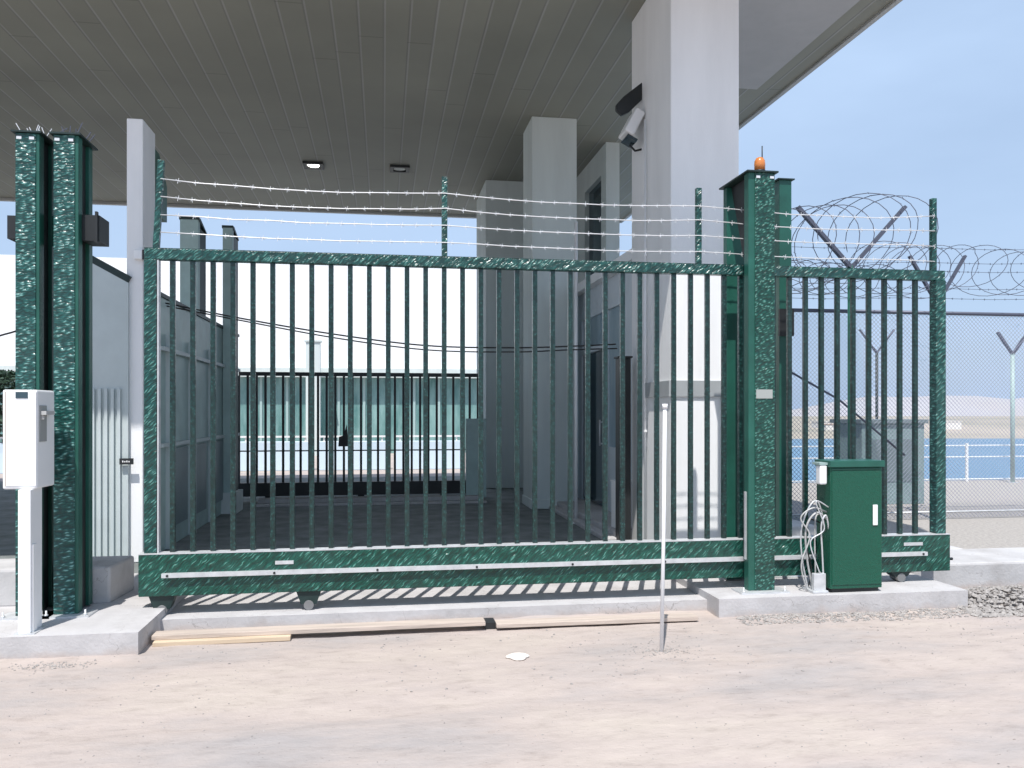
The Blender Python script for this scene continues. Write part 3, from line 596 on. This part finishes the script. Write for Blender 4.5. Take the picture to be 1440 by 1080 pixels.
# amber beacon
AMB = mat('amber_lens', (.85,.30,.08), .25); AMB.node_tree.nodes['Principled BSDF'].inputs['Transmission Weight'].default_value = .35
t = thing('beacon_lamp', 'small amber warning beacon with short aerial on top of the post', 'beacon', (bxm+.01, 6.11, 3.282))
m = MB(); m.lathe([(.045,0),(.045,.018),(.04,.022)], (bxm+.01,6.11,3.282)); m.build('base', BLACK, t)
m = MB(); m.lathe([(.041,.022),(.043,.07),(.040,.095),(.028,.118),(.012,.124)], (bxm+.01,6.11,3.282), 20); m.build('lens', AMB, t)
m = MB(); m.tube([(bxm+.035,6.12,3.38),(bxm+.035,6.12,3.50)], .005, 6); m.build('aerial', BLACK, t)

# ------------------------------------------------------------ motor cabinet and its cables
cx0, cx1, cy0, cy1 = 3.425, 3.86, 5.93, 6.14
t = thing('motor_cabinet', 'green steel gate motor cabinet with white lock plate standing before the gate', 'cabinet', ((cx0+cx1)/2, 6.03, 0))
m = MB(); m.box((cx0,cy0,.03),(cx1,cy1,.975)); m.build('body', G_CAB, t, bevel=.006)
m = MB(); m.box((cx0+.02,cy0+.02,0),(cx1-.02,cy1-.01,.03)); m.build('base', BLACK, t)
m = MB(); m.box((cx0+.008,cy0-.008,.955),(cx1-.008,cy0-.001,.965)); m.box((cx0-.012,cy0-.02,.975),(cx1+.012,cy1+.01,1.025)); m.build('lid', G_FLAT, t, bevel=.014)
m = MB(); m.box((cx0+.012,cy0-.006,.06),(cx1-.012,cy0-.0005,.945)); dr = m.build('door', G_CAB, t, bevel=.003)
m = MB(); m.box((cx1-.085,cy0-.016,.52),(cx1-.045,cy0-.0065,.68)); m.build('lock_plate', WHITE, dr, bevel=.004)
m = MB(); m.box((cx1+.0005,cy0+.04,.2),(cx1+.008,cy0+.06,.24)); m.box((cx1+.0005,cy0+.04,.8),(cx1+.008,cy0+.06,.84)); m.build('hinges', GALV, t)
m = MB(); m.box((cx0-.075,cy0+.02,.84),(cx0-.014,cy0+.09,.99)); m.build('photocell', WHITE, t, bevel=.012)
m = MB(); m.box((cx0-.08,cy0+.02,.992),(cx0-.012,cy0+.13,1.01)); m.build('photocell_hood', TEALP, t)
def cable(pts, r, name, mt, label=None, cat=None, group=None, parent=None, n=8):
    # smooth through the points
    P_ = [Vector(p) for p in pts]; o = []
    for i in range(len(P_)-1):
        a = P_[max(i-1,0)]; b = P_[i]; c = P_[i+1]; d_ = P_[min(i+2,len(P_)-1)]
        for k in range(8):
            s = k/8; o.append(.5*((2*b)+(c-a)*s+(2*a-5*b+4*c-d_)*s*s+(3*b-a-3*c+d_)*s**3))
    o.append(P_[-1]); m = MB(); m.tube(o, r, n); ob = m.build(name, mt, parent)
    if label: tag(ob, label, cat, group)
    return ob
labs = ['grey cable looping lowest out of the motor cabinet', 'grey flexible conduit rising highest beside the cabinet', 'pale cable hanging straight down beside the cabinet', 'pale cable nearest the cabinet side, curling over', 'black cable twisted among the grey conduits', 'thin cable crossing in front of the others beside the cabinet', 'thin cable kinked sideways to the left of the others']
cps = [[(3.44,6.0,.56),(3.33,5.97,.62),(3.25,5.98,.50),(3.27,6.0,.25),(3.33,6.02,.02)],
       [(3.44,6.03,.50),(3.36,6.0,.70),(3.28,5.99,.66),(3.22,6.0,.48),(3.24,6.02,.25),(3.30,6.04,.01)],
       [(3.42,6.05,.60),(3.36,6.03,.58),(3.35,6.03,.40),(3.36,6.04,.2),(3.37,6.05,.01)],
       [(3.44,5.97,.45),(3.40,5.95,.60),(3.36,5.95,.52),(3.38,5.97,.3),(3.40,5.98,.01)],
       [(3.44,6.08,.52),(3.30,6.05,.55),(3.29,6.04,.35),(3.34,6.06,.15),(3.31,6.07,.01)],
       [(3.43,5.96,.66),(3.31,5.94,.71),(3.38,5.94,.50),(3.27,5.95,.40),(3.33,5.95,.20),(3.36,5.96,.15)],
       [(3.43,5.99,.62),(3.30,5.96,.66),(3.20,5.97,.58),(3.27,5.96,.44),(3.21,5.98,.22),(3.27,6.0,.01)]]
for k, c in enumerate(cps): cable(c, (.008,.0065,.006,.007,.005,.005,.006)[k], 'cable', (CABLE, GALV, CABLE, GALV, RUBBER, GALV, CABLE)[k], labs[k], 'cable', 'cables beside the motor cabinet')
m = MB(); m.box((3.28,5.93,0),(3.41,6.10,.02)); m.box((3.30,5.95,.02),(3.40,5.99,.15)); tag(m.build('junction_box', GALV, bevel=.004), 'small grey junction box on the concrete below the cables', 'box')

# ------------------------------------------------------------ control box at left
yA = 5.66
xa, xb = P(3,600,yA).x, P(52,600,yA).x
t = thing('control_box', 'white control box with card slot on a white pedestal at far left', 'control box', ((xa+xb)/2, 5.75, 0))
zt, zb = P(30,548,yA).z, P(30,688,yA).z
m = MB(); m.box((xa,yA,zb),(xb,yA+.29,zt)); m.build('housing', WHITE, t, bevel=.012)
m = MB(); m.box((xa+.022,yA-.004,zb+.02),(xb-.004,yA-.0005,zt-.012)); fr_ = m.build('front_panel', WHITE, t, bevel=.003)
a, b = P(22,551,yA-.006), P(39,560,yA-.006); m = MB(); m.box((a.x,yA-.008,b.z),(b.x,yA-.0045,a.z)); m.build('display', DGLASS, fr_)
m = MB(); m.box((xa+.018,yA-.002,zb+.02),(xa+.021,yA-.0003,zt-.012)); m.build('door_gap', mat('rust_line', (.35,.24,.16), .8), t)
m = MB(); m.box((xb+.001,yA+.03,zb+.30),(xb+.006,yA+.14,zt-.10)); ar = m.build('side_recess', mat('recess_grey', (.32,.33,.32), .6), t)
m = MB(); m.box((xb+.007,yA+.04,zt-.16),(xb+.04,yA+.18,zt-.135)); m.box((xb+.007,yA+.05,zt-.19),(xb+.02,yA+.07,zt-.16)); m.build('handle', mat('handle_grey', (.45,.45,.44), .5), ar)
xp0, xp1 = P(25,800,5.62).x, P(43,800,5.62).x
m = MB(); m.box((xp0,5.62,.006),(xp1,5.80,zb)); m.build('pedestal', WHITE, t, bevel=.004)
m = MB(); m.box((xp1+.001,5.64,.0),(xp1+.008,5.70,zb-.35)); m.build('cover_strip', WHITE, t)
m = MB(); m.box((xp0-.02,5.60,0),(xp1+.03,5.83,.006)); m.build('base_plate', GALV, t)

# ------------------------------------------------------------ loose things in front
pb, pt_ = Vector((0,0,0)), None
D = (1.4-GZ)*1160/(920-580); u = (930-720)/1160
xb_, yb_ = u*D*math.cos(TH)+D*math.sin(TH), -u*D*math.sin(TH)+D*math.cos(TH)
tp = P(935,568,yb_)
m = MB(); m.tube([(xb_,yb_,GZ-.02),((xb_+tp.x)/2+.004,yb_,.65),(tp.x,yb_,tp.z)], .0125, 12); m.lathe([(.018,0),(.018,.03)], (tp.x,yb_,tp.z-.03), 12)
tag(m.build('ground_rod', WHITE), 'thin white pole stuck in the dusty ground in front of the gate', 'pole')
q = lambda dg: Matrix.Rotation(R(dg), 3, 'Z')
def board(name, mt, xa, xb, y, wdt, z0, th, rot, label, grp='planks along the concrete step'):
    m = MB(); m.box((xa,y,z0),(xb,y+wdt,z0+th), q(rot)); return tag(m.build(name, mt, bevel=.003), label, 'plank', grp)
board('plank', WOOD, -1.52, .72, 5.80, .13, GZ+.050, .03, .8, 'long bleached plank lying on top against the left half of the step')
board('plank', WOOD2, -1.50, -.62, 5.74, .10, GZ+.019, .03, 1.2, 'short yellowish plank lying under the long plank at its left end')
board('plank', WOOD, .80, 2.30, 5.80, .13, GZ+.030, .03, -.6, 'bleached plank lying against the right half of the step')
m = MB(); m.box((.72,5.86,GZ),(.80,6.0,GZ+.06)); tag(m.build('wood_block', BLACK), 'dark block supporting the planks between the two bleached ones', 'block')
D = 1.565*1160/350; u = (728-720)/1160; sx, sy = u*D*math.cos(TH)+D*math.sin(TH), -u*D*math.sin(TH)+D*math.cos(TH)
def stone(c, r, flat=.5, seed=0, sub=2):
    rn = random.Random(seed); b = bmesh.new(); bmesh.ops.create_icosphere(b, subdivisions=sub, radius=1)
    k = [rn.uniform(0,6.28) for _ in range(4)]
    for v in b.verts:
        f = 1+.18*math.sin(3*v.co.x+k[0])+.15*math.sin(4*v.co.y+k[1]); v.co = Vector((v.co.x*r*f*1.4, v.co.y*r*f, max(-.3, v.co.z)*r*flat*f))+Vector(c)
    return b
m = MB(); m.bm.free(); m.bm = stone((sx,sy,dirt_h(sx,sy)+.008), .058, .28, 4, 3); tag(m.build('flat_stone', STONE), 'flat pale stone lying alone on the bare ground', 'stone')

# gravel: rubble along the right plinth and pebbles on the ground
m = MB()
def pebble(x, y, z, r):
    z = max(z, dirt_h(x, y)-r*.1)
    rot = Matrix.Rotation(random.uniform(0,6.28),3,'Z') @ Matrix.Rotation(random.uniform(-.5,.5),3,'X')
    vs = [m.bm.verts.new(Vector((x,y,z+r*.25))+rot @ Vector((a*r*random.uniform(.7,1.3),b*r*random.uniform(.6,1.1),c*r*random.uniform(.4,.8)))) for a,b,c in ((1,0,0),(0,1,0),(-1,0,0),(0,-1,0),(0,0,1),(0,0,-1))]
    for f in ((0,1,4),(1,2,4),(2,3,4),(3,0,4),(1,0,5),(2,1,5),(3,2,5),(0,3,5)): m.bm.faces.new([vs[i] for i in f])
for k in range(1100):
    x = random.uniform(2.6,4.6); f = random.random()**1.8; pebble(x, 5.85-f*.22, GZ, random.uniform(.006,.018))
for k in range(2600):
    x = 4.45+abs(random.gauss(0,1.0)); y = random.uniform(5.6,6.5); hgt = max(0,.09*math.exp(-((x-5.2)/.8)**2)*(1-((y-6.1)/.45)**2)); pebble(x, y, GZ+hgt*random.random(), random.uniform(.010,.034))
for k in range(220): a = random.uniform(0,6.28); r = abs(random.gauss(0,.12)); pebble(xb_+r*math.cos(a)*1.6, yb_+r*math.sin(a), GZ, random.uniform(.003,.009))
for k in range(160): pebble(-2.0+random.gauss(0,.12), 5.40+random.gauss(0,.04), GZ, random.uniform(.003,.010))
for k in range(1500): pebble(random.uniform(-5,6), random.uniform(3.2,5.8), GZ, random.uniform(.002,.0065))
for k in range(260):
    cx_ = random.choice((-3.2,-1.1,.2,1.3,2.4,3.4,4.4))+random.gauss(0,.25); pebble(cx_, random.uniform(4.6,5.75), GZ, random.uniform(.004,.012))
tag(m.build('gravel', GRAVM), 'loose grey gravel scattered along the concrete and over the ground', 'gravel', kind='stuff')

# overhead cables between wall and pilaster
def span(pts, wy, r, lb):
    return cable([P(px,py,wy) for px,py in pts], r, 'sagging_cable', RUBBER, lb, 'cable', 'sagging black cables', n=6)
span([(222,424),(330,446),(470,470),(600,486),(720,489),(800,487),(866,484)], 8.9, .008, 'upper of two black cables sagging across the lane')
span([(222,428),(330,449),(470,475),(600,492),(720,495),(800,492),(868,490)], 8.95, .007, 'lower of two black cables sagging across the lane')
span([(-60,490),(0,472),(24,465),(60,450)], 7.8, .008, 'short black cable running out past the far left edge')

# ------------------------------------------------------------ right fence: mesh, Y posts, razor wire
FWY = 9.8; fx0, fx1, fz0, fz1 = 4.75, 12.6, .02, 2.70
t = thing('mesh_fence', 'chain link fence on the kerb right of the gate', 'fence', (8.8, FWY, 0))
m = MB(); W_, H_ = fx1-fx0, fz1-fz0; st = .055
k = -H_
while k < W_:
    for sgn in (1,-1):
        a0 = max(0,-k); a1 = min(H_, W_-k)
        if a1 > a0:
            if sgn == 1: A = (fx0+k+a0, FWY, fz0+a0); B = (fx0+k+a1, FWY, fz0+a1)
            else: A = (fx0+k+a0, FWY+.004, fz1-a0); B = (fx0+k+a1, FWY+.004, fz1-a1)
            m.tube([A, B], .0026, 4, caps=False)
    k += st
m.build('chain_link_mesh', mat('mesh_wire', (.22,.23,.30), .5, metal=.2), t)
m = MB(); m.tube([(fx0,FWY,fz1),(fx1,FWY,fz1)], .024, 8); m.build('top_rail', DWIRE, t)
m = MB(); m.tube([(fx0,FWY,.1),(fx1,FWY,.1)], .010, 6); m.build('bottom_rail', GALV, t)
def ypost(loc, zj, arm, armz, r, label, mt=TEALP, base=0, bendrot=0):
    x, y = loc; t = thing('forked_post', label, 'fence post', (x, y, base), 'forked fence posts')
    m = MB(); m.tube([(x,y,base),(x,y,zj)], r, 10); m.build('post', mt, t)
    for sg in (-1,1):
        m = MB(); m.bar((x,y,zj-.02),(x+sg*arm*math.cos(bendrot),y-sg*arm*math.sin(bendrot),zj+armz), r*1.9, r*.9); m.build('arm', DWIRE, t)
    m = MB(); m.box((x-.08,y-.08,base),(x+.08,y+.08,base+.012)); m.build('base_plate', GALV, t)
pj = P(1197,374,7.1); ypost((pj.x,7.1), pj.z, .50, .55, .032, 'nearest forked fence post, standing just behind the gate bars', G_FLAT, .0, TH)
pj = P(1318,425,FWY-.1); ypost((pj.x,FWY-.1), pj.z, .36, .60, .032, 'forked fence post behind the right end of the gate, under the coils', BLACK, .0, TH)
pj = P(1233,495,17.6); ypost((pj.x,15.0) if False else (P(1233,495,14.9).x,14.9), P(1233,495,14.9).z, .34, .44, .028, 'distant forked post near the water, seen through the gate bars', G_DARK, 0, TH)
pj = P(1424,497,14.7); ypost((pj.x,14.7), pj.z, .30, .42, .040, 'distant forked post near the water, right of the gate', TEALP, 0, TH)
# green flat bar uprights right behind portal (fence between posts)
def coil(path, rad, pitch, r, label, seed, squash=1.0):
    rn = random.Random(seed); path = [Vector(p) for p in path]; pts = []; total = sum((b-a).length for a,b in zip(path,path[1:]))
    turns = total/pitch; N = int(turns*26); ph = 0; jr = rad; jd = 0
    def at(s):
        s = s*total
        for a,b in zip(path,path[1:]):
            L_ = (b-a).length
            if s <= L_: return a.lerp(b, s/L_), (b-a).normalized()
            s -= L_
        return path[-1], (path[-1]-path[-2]).normalized()
    for i in range(N+1):
        f = i/N; c, d_ = at(f); a = 2*math.pi*turns*f
        if i % 26 == 0: tr = rad*rn.uniform(.82,1.12); td = rn.uniform(-.5,.5)*pitch; tz = rn.uniform(-.25,.1)*rad
        if i == 0: jr, jd, jz = tr, td, tz
        jr += (tr-jr)*.08; jd += (td-jd)*.08; jz += (tz-jz)*.08
        side = d_.cross(Vector((0,0,1))).normalized()
        # coils lean: each loop stands askew to the run, so it shows as a ring
        lean = math.sin(a)*rad*1.05
        pts.append(c+side*jr*math.cos(a)*.9+Vector((0,0,1))*(jr*math.sin(a+.0)*squash+jz)+d_*(jd+jr*.75*math.cos(a)))
    m = MB(); m.tube(pts, r, 5)
    for i in range(0, len(pts), 3):
        c = pts[i]; v = Vector((rn.uniform(-1,1),rn.uniform(-.4,.4),rn.uniform(-1,1))).normalized()*.016; m.bar(c-v, c+v, .004, .0015)
    return tag(m.build('razor_wire', DWIRE), label, 'razor wire', 'razor wire coils')
coil([P(1085,345,7.0), P(1150,335,7.0), P(1250,330,7.15)], .40, .17, .0038, 'large tangled razor wire coil on the nearest forked post', 3)
coil([P(1230,380,9.0), P(1330,376,FWY), P(1440,376,FWY), P(1620,378,FWY)], .36, .34, .0042, 'smaller razor wire coil stretched along the top of the mesh fence', 11, .92)
coil([P(1100,385,7.3), P(1230,395,7.6)], .20, .16, .0032, 'low tangle of razor wire behind the top rail of the gate', 21, .8)
for k, (y0_, y1_, wy, lb) in enumerate(((347,352,FWY,'highest'),(369,371,FWY,'second highest'),(381,383,FWY,'middle'),(405,407,FWY,'second lowest'),(419,421,FWY,'lowest'))):
    pts = [P(1112+i*47, y0_+(y1_-y0_)*i/9, wy)-Vector((0,0,.01*math.sin(i*1.3))) for i in range(10)]
    tag(barb_wire(pts, .0030, .15, .014).build('strand_wire', DWIRE), lb+' plain strand of wire above the mesh fence', 'wire', 'wire strands above the mesh fence')
# diagonal stay seen behind bars
m = MB(); m.tube([P(1110,522,9.4), P(1180,562,9.4), P(1272,640,9.4)], .014, 8); tag(m.build('stay_wire', DWIRE), 'dark stay running diagonally down behind the right end of the gate', 'stay')
# low dark-green site box beyond fence
t = thing('site_cabin', 'low green grey cabin beyond the mesh, behind the motor cabinet', 'cabin', (P(1250,640,11.5).x, 11.9, 0))
a, b = P(1212,590,11.5), P(1300,700,11.5)
m = MB(); m.box((a.x,11.5,0),(b.x,12.3,a.z-.06)); m.build('body', mat('cabin_green', (.22,.31,.31), .5, var=.1), t, bevel=.01)
m = MB(); m.box((a.x-.04,11.46,a.z-.06),(b.x+.04,12.34,a.z)); m.build('roof', TEALD, t)
m = MB(); m.box((a.x+.12,11.49,.35),(b.x-.12,11.499,a.z-.3)); m.build('window', TEALD, t)
